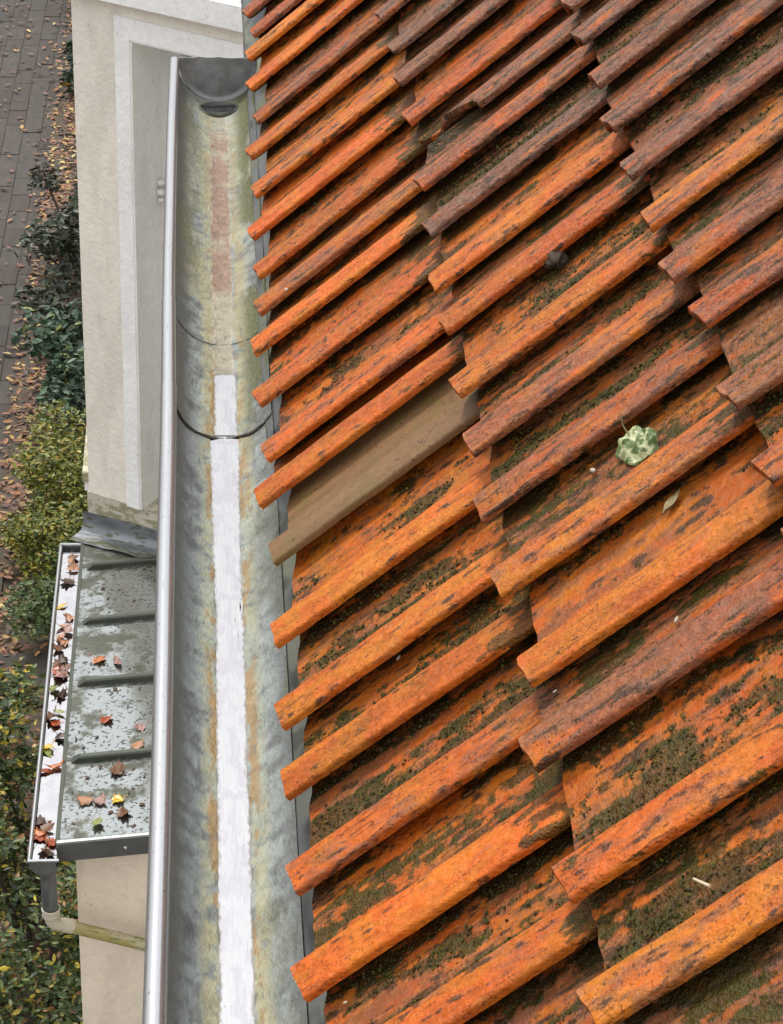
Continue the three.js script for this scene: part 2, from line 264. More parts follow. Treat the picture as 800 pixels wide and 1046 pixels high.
// ------------------------------------------------------------------ main rain gutter
const GX = -.062, GY = -.04, GR = .093, BOT = GY - GR;
const gutterTex = (() => {
  const W = 512, H = 2048, U0 = -.9, U1 = 3.2, bump = new Uint8Array(W * H * 4);
  const map = makeTex(W, H, (i, j, o) => {
    const th = i / W, u = mix(U0, U1, j / H), x = (th - .54) * .29;      // x: metres round the trough from its lowest line
    const n1 = fbm(x * 18 + 3, u * 7, 4, 901), n2 = fbm(x * 60, u * 55, 3, 911), run = fbm(x * 12, u * 34, 3, 921), fine = vnoise(x * 500, u * 500, 931), big = fbm(x * 6, u * 2.6, 3, 941);
    const farS = sstep(1.8, 1.95, u), t = .8 + .34 * run + .28 * (n2 - .5) + .1 * (fine - .5);
    const wr = fbm(x * 150, u * 110, 3, 905);
    const tt = t + .3 * (wr - .5);
    let R = .135 * tt, G = .145 * tt, B = .14 * tt;
    const wob = (n1 - .5) * .02 + (n2 - .5) * .014, ax = Math.abs(x + wob * .6);
    // chalky blue-grey bloom half way up the sides
    const wh = sstep(.3, .6, run * .5 + n2 * .5) * (1 - sstep(.062, .095, ax)) * .8; R = mix(R, .24 * tt, wh); G = mix(G, .262 * tt, wh); B = mix(B, .25 * tt, wh);
    // brownish grime high on the front side
    const gm = sstep(.4, .65, n1 * .5 + wr * .5) * (1 - sstep(-.1, -.072, x)) * .6; R = mix(R, .13, gm); G = mix(G, .115, gm); B = mix(B, .085, gm);
    // yellow-green lichen, then an ochre line, beside the low line
    const lich = clamp(sstep(.02, .027, ax) * (1 - sstep(.038, .056, ax + (wr - .5) * .012)) * sstep(.25, .5, n2 + .1) + farS * .75 * sstep(.3, .55, n1) * (1 - sstep(.075, .1, ax)));
    const ye = sstep(.35, .6, n2 * .5 + big * .5); R = mix(R, mix(.25, .28, ye) * tt, lich * .8); G = mix(G, mix(.27, .255, ye) * tt, lich * .8); B = mix(B, mix(.205, .14, ye) * tt, lich * .8);
    const dep = lich;
    const ru = sstep(.42, .56, fbm(x * 60, u * 16, 4, 951)) * sstep(.019, .022, Math.abs(x)) * (1 - sstep(.03, .042, ax)) * .85 * (1 - farS * .6); R = mix(R, .24 * tt, ru); G = mix(G, .145 * tt, ru); B = mix(B, .05 * tt, ru);
    // dried puddle: pinkish brown silt with cracks
    const wS = .02 + (fbm(u * 30, 2, 2, 961) - .5) * .006, inS = (1 - sstep(wS - .002, wS + .002, Math.abs(x + .004))) * sstep(1.74, 1.76, u);
    const silt = inS * sstep(2.08, 2.14, u + (n2 - .5) * .05) * (1 - sstep(2.86, 3.0, u + (n2 - .5) * .16));
    if (inS > 0) { const v = .72 + .7 * (fbm(x * 60, u * 90, 4, 971) - .3), br = sstep(.36, .6, fbm(x * 26, u * 12, 4, 975) + .12), k1 = inS * (.45 + .4 * br); R = mix(R, .31 * v, k1); G = mix(G, .265 * v, k1); B = mix(B, .185 * v, k1); const k2 = silt * br * .85; R = mix(R, .22 * v, k2); G = mix(G, .125 * v, k2); B = mix(B, .082 * v, k2); const rim = sstep(wS - .004, wS - .002, Math.abs(x + .004)) * inS * sstep(.45, .6, n2); R = mix(R, .46, rim * .4); G = mix(G, .42, rim * .4); B = mix(B, .33, rim * .4); }
    // olive algae on the roof side and here and there on the left
    const al = sstep(.5, .66, fbm(x * 20 + 8, u * 6, 4, 981) + .1 * sstep(1.2, 1.7, u)) * sstep(.02, .055, x) * (.35 + .6 * sstep(1.1, 1.6, u)); R = mix(R, .085, al); G = mix(G, .088, al); B = mix(B, .03, al);
    const al2 = sstep(.56, .66, fbm(x * 20, u * 8, 3, 991)) * (1 - sstep(-.06, -.035, x)) * sstep(1.9, 2.2, u) * .6; R = mix(R, .14, al2); G = mix(G, .14, al2); B = mix(B, .075, al2);
    const sc = sstep(.78, .84, fbm(x * 120, u * 22, 2, 995)) * .5; R = mix(R, .09, sc); G = mix(G, .085, sc); B = mix(B, .075, sc);
    o[0] = R; o[1] = G; o[2] = B;
    const h = .4 + .25 * (n2 - .5) + .2 * (fine - .5) + .5 * (wr - .5) + .2 * dep * n2 + .3 * (fbm(x * 30, u * 14, 2, 998) - .5), k = (j * W + i) * 4; bump[k] = bump[k + 1] = bump[k + 2] = Math.round(clamp(h) * 255); bump[k + 3] = 255;
  }, true);
  return { map, bump: texOf(bump, W, H, false), v: u => (u - U0) / (U1 - U0) };
})();
const zincOld = new THREE.MeshStandardMaterial({ map: gutterTex.map, bumpMap: gutterTex.bump, bumpScale: .004, roughness: .6, metalness: .08 });
const galvTex = makeTex(256, 256, (i, j, o) => { const v = .45 + .06 * (fbm(i / 14, j / 60, 3, 1201) - .5) + .03 * (vnoise(i / 2, j / 2, 1205) - .5); o[0] = v * .98; o[1] = v; o[2] = v * 1.02; const s = sstep(.93, .96, vnoise(i / 3, j / 4, 1207)) * .6; o[0] *= 1 - s; o[1] *= 1 - s; o[2] *= 1 - s; }, true, true);
const galvanised = new THREE.MeshStandardMaterial({ map: galvTex, roughness: .24, metalness: .8 });
const soot = new THREE.MeshStandardMaterial({ color: lin(.035, .028, .02), roughness: .9 });
const capTex = makeTex(256, 256, (i, j, o) => { const n = fbm(i / 30, j / 22, 4, 1301), f = vnoise(i / 2, j / 2, 1305); const v = .19 + .2 * (n - .4) + .04 * f; o[0] = v; o[1] = v * 1.03; o[2] = v * 1.02; const g = sstep(.6, .75, fbm(i / 18, j / 50, 3, 1309)); o[0] = mix(o[0], .2, g); o[1] = mix(o[1], .2, g); o[2] = mix(o[2], .17, g); }, true, true);
const capZinc = new THREE.MeshStandardMaterial({ map: capTex, roughness: .55, metalness: .3 });
const gutter = thing('rain_gutter', 'half-round zinc gutter with bright rolled front rim below the tiled eave', 'gutter');
const beadX = u => -.1655 + .0095 * (1 - sstep(1.2, 2.1, u)) + .001 * Math.sin(u * 4);
const A0 = Math.PI * .985, A1 = .44;             // from the front rim round to the back edge
const outletU = 3.115, outletR = .046;
function troughGeo(u0, u1, dr, nl, hole) {
  const na = hole ? 120 : 48, jj = hole ? 260 : nl;
  const g = grid(na, jj, (x, y) => {
    const u = mix(u0, u1, y), th = mix(A0, A1, x), k = sstep(.35, 0, x);
    const dent = (fbm(x * 5, u * 5, 3, 1400) - .5) * .007 * sstep(0, .2, x) * (1 - sstep(.35, .5, x) * .9);
    const r = GR - dr + dent, shift = (beadX(u) + .1655 - .0045) * k;
    return { p: [GX + Math.cos(th) * r + shift, GY - Math.sin(th) * r, -u], uv: [(A0 - th) * GR / .29 + .04, gutterTex.v(u)] };
  }, false);
  // the arc runs below the centre line: mirror the sine
  const p = g.attributes.position; const idx = [];
  if (hole) { const src = g.index.array; for (let t = 0; t < src.length; t += 3) { let ok = false; for (let k = 0; k < 3; k++) { const i = src[t + k]; const dx = (p.getX(i) - GX) / 1.0, du = -p.getZ(i) - outletU; if (dx * dx + du * du * 1.7 > outletR * outletR || p.getY(i) > GY - .03) ok = true; } if (ok) idx.push(src[t], src[t + 1], src[t + 2]); } g.setIndex(idx); }
  g.computeVertexNormals(); return g;
}
// sections: near, short sleeve, far
const sections = [[-.9, 1.52, 0], [1.508, 1.873, .0018], [1.862, 3.19, .0002]];
sections.forEach(([u0, u1, dr], i) => {
  mesh('trough', troughGeo(u0, u1, dr, 160, i === 2), zincOld, gutter);
  const pts = []; const n = 14; for (let k = 0; k <= n; k++) { const u = mix(u0, u1, k / n); pts.push([beadX(u) - .001, GY + .004, -u]); }
  const b = tube(pts, [.0142, .0132, .0122][i], 60, 24); const uv = b.attributes.uv; for (let k = 0; k < uv.count; k++) uv.setXY(k, uv.getY(k) * .5, uv.getX(k) * (u1 - u0) * 1.3);
  mesh('rolled_rim', b, galvanised, gutter);
  const bc = new THREE.CircleGeometry([.0142, .0132, .0122][i], 20); const m = mesh('rim_end', bc, capZinc, gutter); m.position.set(beadX(u0) - .001, GY + .004, -u0 + .0004);
});
for (const [u, dr] of [[1.507, .0028], [1.874, .0012]]) {         // ragged dirty joints
  const g = grid(90, 6, (x, y) => { const th = mix(A0 - .12, A1 + .1, x), a = y * Math.PI, w = .0035 * (.35 + 1.3 * fbm(x * 24, 1, 3, 1500 + u * 10)), r = GR - dr + .0006 - Math.sin(a) * .0017 * (.4 + fbm(x * 40, 3, 2, 1510)); return { p: [GX + Math.cos(th) * r + (beadX(u) + .1655 - .0045) * sstep(.35, 0, x), GY - Math.sin(th) * r, -(u + Math.cos(a) * w + (fbm(x * 9, 5, 2, 1530) - .5) * .008)] }; });
  const p = g.attributes.position; g.computeVertexNormals(); mesh('joint_seam', g, soot, gutter);
}
{
  const sh = new THREE.Shape(); const N = 40; for (let k = 0; k <= N; k++) { const th = mix(Math.PI, 2 * Math.PI, k / N), x = GX + Math.cos(th) * (GR + .0005), y = GY + Math.sin(th) * (GR + .0005); k ? sh.lineTo(x, y) : sh.moveTo(x, y); }
  for (let k = 0; k <= 12; k++) sh.lineTo(mix(GX + GR, GX - GR, k / 12), GY + .014 + (vnoise(k * .8, 2, 1600) - .5) * .007 * (k > 0 && k < 12));
  const g = boxUV(new THREE.ExtrudeGeometry(sh, { depth: .003, bevelEnabled: false })); const uv = g.attributes.uv; for (let k = 0; k < uv.count; k++) uv.setXY(k, uv.getX(k) * 4, uv.getY(k) * 4);
  mesh('end_cap', g, capZinc, gutter).position.z = -3.193;
  const fillet = grid(40, 5, (x, y) => { const th = mix(Math.PI * .97, .05, x), r = GR - .0008 - .011 * (1 - Math.cos(y * Math.PI / 2)); return { p: [GX + Math.cos(th) * r, GY - Math.sin(th) * r, -3.19 + .011 * (1 - Math.sin(y * Math.PI / 2))] }; });
  mesh('solder_line', fillet, capZinc, gutter);
  // outlet: collar and pipe below the hole
  const pipe = new THREE.CylinderGeometry(outletR * .98, outletR * .8, .16, 40, 1, true); const pm = mesh('outlet_pipe', pipe, capZinc, gutter); pm.position.set(GX, BOT - .068, -outletU); pm.scale.z = .78;
  const pts = []; for (let k = 0; k <= 60; k++) { const a = k / 60 * Math.PI * 2, dx = Math.cos(a) * outletR, du = Math.sin(a) * outletR * .77; pts.push([GX + dx, GY - Math.sqrt(GR * GR - dx * dx) + .001, -(outletU + du)]); }
  const rim = new THREE.TubeGeometry(new THREE.CatmullRomCurve3(pts.slice(0, 60).map(p => new THREE.Vector3(...p)), true), 90, .0032, 8, true);
  mesh('outlet_rim', rim, zincOld, gutter);
}
// drip sheet from under the tiles into the gutter
const dripTex = makeTex(128, 1024, (i, j, o) => { const n = fbm(i / 20, j / 60, 4, 1701), m = fbm(i / 6, j / 9, 3, 1705), v = .1 + .09 * (n - .5) + .07 * (m - .5); o[0] = v * .97; o[1] = v * 1.02; o[2] = v * 1.03; const g = sstep(.4, .6, fbm(i / 25, j / 40, 4, 1711)) * .85 * (.35 + .65 * sstep(300, 520, j)); o[0] = mix(o[0], .13, g); o[1] = mix(o[1], .14, g); o[2] = mix(o[2], .075, g); const d = sstep(.58, .7, fbm(i / 7, j / 14, 3, 1719)) * .7; o[0] = mix(o[0], .03, d); o[1] = mix(o[1], .03, d); o[2] = mix(o[2], .024, d); }, true);
const dripZinc = new THREE.MeshStandardMaterial({ map: dripTex, roughness: .5, metalness: .25 });
{
  const prof = [[.30, 0], [.1, 0], [.02, 0], [-.034, 0], [-.038, -.001]];
  const off = u => -.022 * sstep(1.0, 1.7, u);
  const g = grid(8, 160, (x, y, i) => {
    const u = mix(-1.1, 3.9, y); let p;
    const wv = (fbm(u * 6, x * 4, 3, 1720) - .5) * .006 * sstep(.2, .6, x);
    if (i <= 4) { const v = mix(.30, -.034, i / 4); p = roofAt(u, v + off(u) * sstep(.25, 0, v), -.0765 + wv); }
    else { const q = roofAt(u, -.034 + off(u), -.0765 + wv); const f = (i - 4) / 4; p = [q[0] - .004 * f + (i === 5 ? -.0012 : 0), q[1] - .024 * f, -u]; }
    return { p, uv: [i / 8, (u + 1.1) / 5] };
  }, true);
  const m = solo('drip_edge', g, dripZinc, 'thin zinc drip sheet between the eave tiles and the gutter', 'flashing');
}
// standing water: the sky shows in it
const waterMat = new THREE.MeshPhysicalMaterial({ map: (() => { const m = makeTex(256, 512, (i, j, o) => { const n = sstep(.4, .62, fbm(i / 70, j / 34, 4, 1790)), f = fbm(i / 9, j / 9, 3, 1795); const v = 1 + .1 * (f - .5); o[0] = mix(.545, .5, n) * v; o[1] = mix(.535, .48, n) * v; o[2] = mix(.53, .495, n) * v; const e = 1 - sstep(.0, .1, Math.min(i, 255 - i) / 256 - .16 * (fbm(i / 30, j / 9, 4, 1797) - .5) + .01); o[0] = mix(o[0], .27, e * .8); o[1] = mix(o[1], .24, e * .8); o[2] = mix(o[2], .18, e * .8); const b = sstep(.9, .93, fbm(i / 20, j / 6, 2, 1799)); o[0] = mix(o[0], .1, b); o[1] = mix(o[1], .08, b); o[2] = mix(o[2], .06, b); }, true, true); return m; })(), metalness: 1, roughness: .1, bumpMap: (() => makeTex(256, 256, (i, j, o) => { o[0] = o[1] = o[2] = fbm(i / 24, j / 24, 3, 1801); }, false, true))(), bumpScale: .0006 });
function waterRibbon(u0, u1, xl, xr, y, nz, amp, seed) {
  return grid(6, nz, (x, v) => { const u = mix(u0, u1, v); const e = (fbm(u * 30, x < .5 ? 1 : 5, 5, seed) - .5) * amp * 1.1; const end = (v > .98 ? (vnoise(x * 9, 3, seed) - .5) * .012 : 0); return { p: [x < .01 ? xl(u) + e : x > .99 ? xr(u) + e : mix(xl(u), xr(u), x), y, -(u + end)], uv: [mix(.004, .996, x), u * 2] }; });
}
const water = (name, g) => { const m = structure(name, g, waterMat); return m; };
water('water', waterRibbon(-.9, 1.512, u => -.0865 - .004 * sstep(1.35, 1.5, u) + .005 * sstep(1.3, .9, u), u => -.0385 + .003 * sstep(1.3, 1.5, u), BOT + .0034, 520, .0042, 1811));
water('water', waterRibbon(1.514, 1.745, u => -.0795, u => -.039, BOT + .0046, 60, .003, 1821));

// ------------------------------------------------------------------ houses: render, paint
function stucco(base, seed, o2 = {}) {
  const map = makeTex(512, 512, (i, j, o) => { const n = fbm(i / 90, j / 90, 4, seed), m = fbm(i / 9, j / 9, 3, seed + 3), f = hash(i, j, seed), st = fbm(i / 40, j / 160, 3, seed + 6); const v = 1 + .16 * (n - .5) + .14 * (m - .5) + .05 * (f - .5); for (let c = 0; c < 3; c++) o[c] = base[c] * v; const d = sstep(.62, .8, st) * .14; o[0] = mix(o[0], .3, d); o[1] = mix(o[1], .27, d); o[2] = mix(o[2], .2, d); const sp = sstep(.9, .94, vnoise(i / 3, j / 3, seed + 8)) * .3; for (let c = 0; c < 3; c++) o[c] *= 1 - sp; }, true, true);
  const bump = makeTex(512, 512, (i, j, o) => { o[0] = o[1] = o[2] = .5 + .5 * (fbm(i / 5, j / 5, 3, seed + 20) - .5) + .4 * (fbm(i / 30, j / 30, 2, seed + 23) - .5); }, false, true);
  map.repeat.set(.9, .9); bump.repeat.set(.9, .9);
  return new THREE.MeshStandardMaterial({ map, bumpMap: bump, bumpScale: o2.bump ?? .0035, roughness: .92 });
}
const cream = stucco([.80, .745, .645], 2001), whitePaint = stucco([.87, .86, .84], 2031, { bump: .003 }), beigeWall = stucco([.75, .665, .55], 2061);
const plinthMat = (() => {        // algae-stained base of the wall
  const map = makeTex(512, 256, (i, j, o) => { const n = fbm(i / 60, j / 26, 4, 2101), m = fbm(i / 9, j / 9, 3, 2105), v = 1 + .2 * (m - .5); o[0] = .52 * v; o[1] = .48 * v; o[2] = .38 * v; const g = sstep(.44, .66, n + .14 * (m - .5)) * .75; o[0] = mix(o[0], .2 * v, g); o[1] = mix(o[1], .19 * v, g); o[2] = mix(o[2], .09 * v, g); const d = sstep(.66, .76, m) * .5; o[0] = mix(o[0], .1, d); o[1] = mix(o[1], .1, d); o[2] = mix(o[2], .06, d); }, true, true); map.repeat.set(2, 3);
  return new THREE.MeshStandardMaterial({ map, roughness: .9 });
})();
const frameWhite = new THREE.MeshStandardMaterial({ color: lin(.72, .72, .69), roughness: .4 });
const glassMat = new THREE.MeshPhysicalMaterial({ color: lin(.9, .95, .93), transmission: 1, thickness: 0, roughness: .03, ior: 1.5 });
const roomPaint = new THREE.MeshStandardMaterial({ color: lin(.5, .47, .42), roughness: .9 });

// canted corner of the neighbouring wing
{
  const a = 33 * Math.PI / 180, g = thing('turret_wing', 'cream rendered canted wing with a tall recessed window in a white surround', 'building', null, [-.551, -6, -5.546]);
  g.rotation.y = -a; const Y = y => y + 6, W = 1.5, DEP = .24;
  const ox0 = .25, ox1 = 1.05, oy0 = Y(-2.62), oy1 = Y(-.755), top = Y(-.62);
  mesh('wall', box(0, ox0, Y(-2.62), top, -DEP, 0), cream, g); mesh('wall', box(ox1, W, Y(-2.62), top, -DEP, 0), cream, g); mesh('wall', box(ox0, ox1, oy1, top, -DEP, 0), cream, g);
  mesh('plinth', box(-.006, W, Y(-2.86), Y(-2.62), -DEP, .004), plinthMat, g); mesh('wall', box(0, W, 0, Y(-2.86), -DEP, -.002), cream, g);
  // white reveal lining and surround
  mesh('reveal', box(ox0 - .003, ox0 + .004, oy0, oy1, -DEP, .010), whitePaint, g); mesh('reveal', box(ox0, ox1, oy1 - .004, oy1 + .003, -DEP, .010), whitePaint, g);
  mesh('surround', box(.186, ox0 - .003, oy0, oy1 + .078, -.01, .014), whitePaint, g); mesh('surround', box(ox0 - .003, ox1 + .06, oy1 + .003, oy1 + .078, -.01, .014), whitePaint, g); mesh('surround', box(ox1, ox1 + .06, oy0, oy1 + .003, -.01, .014), whitePaint, g);
  const win = new THREE.Group(); win.name = 'window'; g.add(win);
  const f = (x0, x1, y0, y1, z0, z1) => mesh('frame', box(x0, x1, y0, y1, z0, z1), frameWhite, win);
  f(ox0 + .004, ox0 + .05, oy0, oy1 - .004, -.215, -.165); f(ox1 - .05, ox1, oy0, oy1 - .004, -.215, -.165); f(ox0 + .05, ox1 - .05, oy1 - .06, oy1 - .004, -.215, -.165); f(ox0 + .05, ox1 - .05, oy0, oy0 + .06, -.215, -.165);
  f(ox0 + .055, ox0 + .1, oy0 + .062, oy1 - .062, -.205, -.15); f((ox0 + ox1) / 2 - .03, (ox0 + ox1) / 2 + .03, oy0 + .062, oy1 - .062, -.205, -.15);
  mesh('pane', box(ox0 + .1, (ox0 + ox1) / 2 - .03, oy0 + .06, oy1 - .06, -.186, -.182), glassMat, win); mesh('pane', box((ox0 + ox1) / 2 + .03, ox1 - .05, oy0 + .06, oy1 - .06, -.186, -.182), glassMat, win);
  // two rounded white catches on the frame
  for (const [y, r] of [[Y(-1.32), .015], [Y(-1.355), .017], [Y(-1.385), .013]]) { const s = new THREE.SphereGeometry(r, 14, 10); s.scale(1, .8, 1); mesh('catch', s, frameWhite, win).position.set(ox0 + .018, y, -.135); }
  mesh('room_back', box(ox0 - .1, ox1 + .1, oy0 - .1, oy1 + .1, -.9, -.88), roomPaint, g); mesh('room_side', box(ox1 + .08, ox1 + .1, oy0 - .1, oy1 + .1, -.88, -DEP - .002), roomPaint, g); mesh('room_ceiling', box(ox0 - .1, ox1 + .1, oy1 + .08, oy1 + .1, -.88, -DEP - .002), roomPaint, g); mesh('room_floor', box(ox0 - .1, ox1 + .1, oy0 - .12, oy0 - .1, -.88, -DEP - .002), roomPaint, g);
  // side wall running back along the street
  const side = new THREE.Group(); side.name = 'side_wing'; side.rotation.y = a; g.add(side);
  mesh('wall', box(.002, .25, 0, top, -3.4, -.18), cream, side);
  const led = mesh('window_sill', box(-.046, .02, Y(-2.79), Y(-2.745), -1.1, -.36), plinthMat, side);
  mesh('bracket', box(-.04, .02, Y(-2.84), Y(-2.792), -.45, -.38), whitePaint, side);
  // cornice and flat deck
  const sh = new THREE.Shape(); sh.moveTo(0, 0); sh.lineTo(.03, 0); sh.lineTo(.034, .012); sh.lineTo(.05, .03); sh.lineTo(.055, .075); sh.lineTo(0, .085); sh.closePath();
  const cg = new THREE.ExtrudeGeometry(sh, { depth: W + .06, bevelEnabled: false }); cg.rotateY(-Math.PI / 2); cg.rotateY(0); 
  const cm = cg; cm.applyMatrix4(new THREE.Matrix4().makeRotationY(Math.PI)); 
  boxUV(cm); cm.computeBoundingBox(); const bb = cm.boundingBox; cm.translate(-bb.min.x - .04, top, -bb.min.z - .004); 
  mesh('cornice', cm, whitePaint, g);
  const deckMat = (() => { const map = makeTex(256, 256, (i, j, o) => { const n = fbm(i / 10, j / 10, 3, 2201), v = .34 + .3 * (fbm(i / 40, j / 40, 3, 2207) - .5); o[0] = v; o[1] = v; o[2] = v * .95; const d = sstep(.55, .66, n); o[0] = mix(o[0], .07, d); o[1] = mix(o[1], .08, d); o[2] = mix(o[2], .05, d); }, true, true); map.repeat.set(2, 2); return new THREE.MeshStandardMaterial({ map, roughness: .85 }); })();
  mesh('flat_roof', box(.02, W, top + .0, top + .075, -2.2, -.006), deckMat, g);
}
// wall of the main house under the eave
{
  const g = thing('house_wall', 'cream rendered house wall below the tiled eave', 'wall');
  mesh('wall', box(.36, .6, -6, -.13, -4.75, 2.4), cream, g);
  const sof = box(.03, .36, -.15, -.125, -4.4, 1.2); mesh('soffit', sof, whitePaint, g);
}
// ------------------------------------------------------------------ bay with metal roof
const bay = thing('bay_extension', 'beige rendered bay with a wet sheet metal roof strewn with leaves', 'extension');
const wetTex = (seed, wet) => {
  const W = 512, H = 512, ru = new Uint8Array(W * H * 4);
  const map = makeTex(W, H, (i, j, o) => {
    const n = fbm(i / 44, j / 90, 4, seed), m = fbm(i / 8, j / 17, 3, seed + 3), dr = fbm(i / 5, j / 10, 2, seed + 6), x = i / W;
    // bare wet zinc against a skin of algae and dirt, richer near the eave strip and the house
    const bare = sstep(.38, .6, n * .75 + m * .25 + .13 * (sstep(.05, .16, x) - sstep(.32, .5, x) * .75) + wet);
    const spots = sstep(.66, .74, dr) * .9;
    const w = bare * (1 - spots);
    o[0] = mix(.022 + .04 * m, .36, w); o[1] = mix(.027 + .042 * m, .38, w); o[2] = mix(.012 + .03 * m, .37, w);
    if (spots > .4 && bare > .4) { o[0] *= .5; o[1] *= .5; o[2] *= .5; }
    const k = (j * W + i) * 4; ru[k] = 255; ru[k + 1] = Math.round(255 * mix(.36, .12, w)); ru[k + 2] = Math.round(255 * mix(.15, .95, w)); ru[k + 3] = 255;
  }, true);
  const rm = texOf(ru, W, H, false);
  return new THREE.MeshStandardMaterial({ map, roughnessMap: rm, metalnessMap: rm, roughness: 1, metalness: 1 });
};
const SL = Math.tan(5.5 * Math.PI / 180), bayY = x => -2.8 + (x + .575) * SL;
const seamU = [3.645, 4.064, 4.504, 4.893, 5.27, 5.6];
const seamMat = new THREE.MeshStandardMaterial({ color: lin(.05, .058, .042), roughness: .5, metalness: .3 });
for (let k = 0; k < 5; k++) {
  const u0 = seamU[k], u1 = seamU[k + 1];
  const g = grid(24, 12, (x, y) => { const X = mix(-.575, .36, x), u = mix(u0 + .001, u1 - .001, y); return { p: [X, bayY(X) + (fbm(X * 6, u * 6, 2, 2300 + k) - .5) * .006 - .004 * Math.sin(Math.PI * y) * 0, -u], uv: [x, y] }; });
  mesh('metal_panel', g, wetTex(2310 + k * 40, [-.035, -.05, -.09, -.1, -.12][k]), bay);
}
for (let k = 1; k < 5; k++) {            // batten seams with slanted lower ends
  const u = seamU[k], h = .024, w = .013;
  const sh = new THREE.Shape([[-w * 1.15, 0], [w * 1.15, 0], [w, h * .8], [w * .6, h], [-w * .6, h], [-w, h * .8]].map(p => new THREE.Vector2(...p)));
  const g = new THREE.ExtrudeGeometry(sh, { depth: .88, bevelEnabled: false }); const p = g.attributes.position;
  for (let i = 0; i < p.count; i++) { const z = p.getZ(i), y = p.getY(i); if (z < .01) p.setZ(i, y * 1.4); }
  g.rotateY(Math.PI / 2); g.computeVertexNormals(); const m = mesh('batten_seam', g, seamMat, bay); m.position.set(-.555, bayY(-.555) - .002, -u); m.rotation.z = Math.atan(SL);
}
{
  // eave strip, front fascia with screw, walls
  const ev = box(-.583, -.57, -2.83, -2.7975, -5.5, -3.645); mesh('eave_strip', ev, seamMat, bay);
  const sh = new THREE.Shape(); sh.moveTo(-.578, bayY(-.578) + .004); sh.lineTo(.36, bayY(.36) + .004); sh.lineTo(.36, bayY(.36) - .07); sh.lineTo(-.572, bayY(-.572) - .07); sh.closePath();
  const fg = boxUV(new THREE.ExtrudeGeometry(sh, { depth: .012, bevelEnabled: true, bevelSize: .002, bevelThickness: .002, bevelSegments: 2 })); const fm = mesh('fascia', fg, new THREE.MeshStandardMaterial({ map: capTex, color: lin(.4, .4, .4), roughness: .6, metalness: .25 }), bay); fm.position.z = -3.645;
  const drip = box(-.579, .36, -.004, .004, -.006, .006); const dm = mesh('drip_fold', drip, new THREE.MeshStandardMaterial({ color: lin(.4, .42, .42), roughness: .4, metalness: .6 }), bay); dm.position.set(0, bayY(0) + .005, -3.634); dm.rotation.z = Math.atan(SL);
  const sc = new THREE.SphereGeometry(.0075, 12, 8); mesh('screw', sc, galvanised, bay).position.set(-.36, -2.815, -3.629);
  mesh('wall', box(-.525, .36, -6, -2.845, -3.95, -3.705), beigeWall, bay); mesh('side_wall', box(-.525, -.28, -6, -2.85, -5.3, -3.952), beigeWall, bay);
  // lead apron against the wing
  const a = 33 * Math.PI / 180, dx = Math.cos(a), dz = Math.sin(a);
  const lead = grid(40, 10, (x, y) => { const s = mix(-.03, 1.0, x), X = -.551 + s * dx, u = 5.546 - s * dz, off = mix(.012, .095, Math.pow(clamp((y - .35) / .65), 1)) * (y < .35 ? 0 : 1) + .006, hh = y < .35 ? mix(.085, .012, y / .35) : .008, nn = (fbm(s * 9, y * 5, 3, 2500) - .5) * .016; const px = X - dz * off, pu = u - dx * off; return { p: [px, bayY(px) + hh + nn * sstep(.1, .5, y), -pu] }; });
  const lt = makeTex(256, 128, (i, j, o) => { const n = fbm(i / 30, j / 18, 4, 2520), m = fbm(i / 8, j / 8, 3, 2524); o[0] = .15 + .22 * (n - .4); o[1] = .165 + .22 * (n - .4); o[2] = .175 + .22 * (n - .4); const g = sstep(.5, .66, m * .5 + n * .5 + .15 * sstep(40, 110, j) - .06); o[0] = mix(o[0], .085, g); o[1] = mix(o[1], .09, g); o[2] = mix(o[2], .05, g); }, true);
  mesh('lead_apron', lead, new THREE.MeshStandardMaterial({ map: lt, roughness: .5, metalness: .25 }), bay);
}
// small gutter on the bay
{
  const g = thing('bay_gutter', 'small grey gutter full of water and leaves along the bay roof', 'gutter', null, [-.617, -2.808, 0]);
  const R = .0425, c = new THREE.MeshStandardMaterial({ map: capTex, color: lin(.55, .57, .57), roughness: .5, metalness: .35 });
  mesh('trough', grid(24, 40, (x, y) => { const th = mix(Math.PI, 0, x); return { p: [Math.cos(th) * R, -Math.sin(th) * R * 1.15, -mix(3.55, 5.44, y)], uv: [x * .5, y * 4] }; }), c, g);
  mesh('rim', tube([[-R, .002, -3.545], [-R + .001, .003, -4.2], [-R - .001, .001, -4.9], [-R, .002, -5.445]], .0075, 50, 12), galvanised, g);
  const half = z => { const sh = new THREE.Shape(); sh.absarc(0, 0, R + .001, Math.PI, 2 * Math.PI); sh.lineTo(R + .001, .006); sh.lineTo(-R - .001, .006); sh.closePath(); const e = boxUV(new THREE.ExtrudeGeometry(sh, { depth: .004, bevelEnabled: false })); e.scale(1, 1.15, 1); const m = mesh('end_cap', e, c, g); m.position.z = z; };
  half(-3.554); half(-5.446);
  mesh('end_rim', box(-R - .004, R + .008, .006, .012, -3.556, -3.546), galvanised, g); mesh('end_rim', box(-R - .004, R + .004, .006, .012, -5.448, -5.438), galvanised, g);
  const w = structure('water', grid(1, 20, (x, y) => ({ p: [mix(-.617 - R * .97, -.617 + R * .97, x), -2.8175, -mix(3.556, 5.43, y)], uv: [mix(.15, .85, x), y * 4] })), waterMat);
  // outlet spigot
  const zinc = new THREE.MeshStandardMaterial({ map: capTex, color: lin(.5, .52, .54), roughness: .5, metalness: .3 });
  const p1 = new THREE.LatheGeometry([[.036, .04], [.034, .02], [.027, 0], [.026, -.02], [.026, -.14]].map(p => new THREE.Vector2(...p)), 28); mesh('outlet', p1, zinc, g).position.set(.012, -.075, -3.592);
}
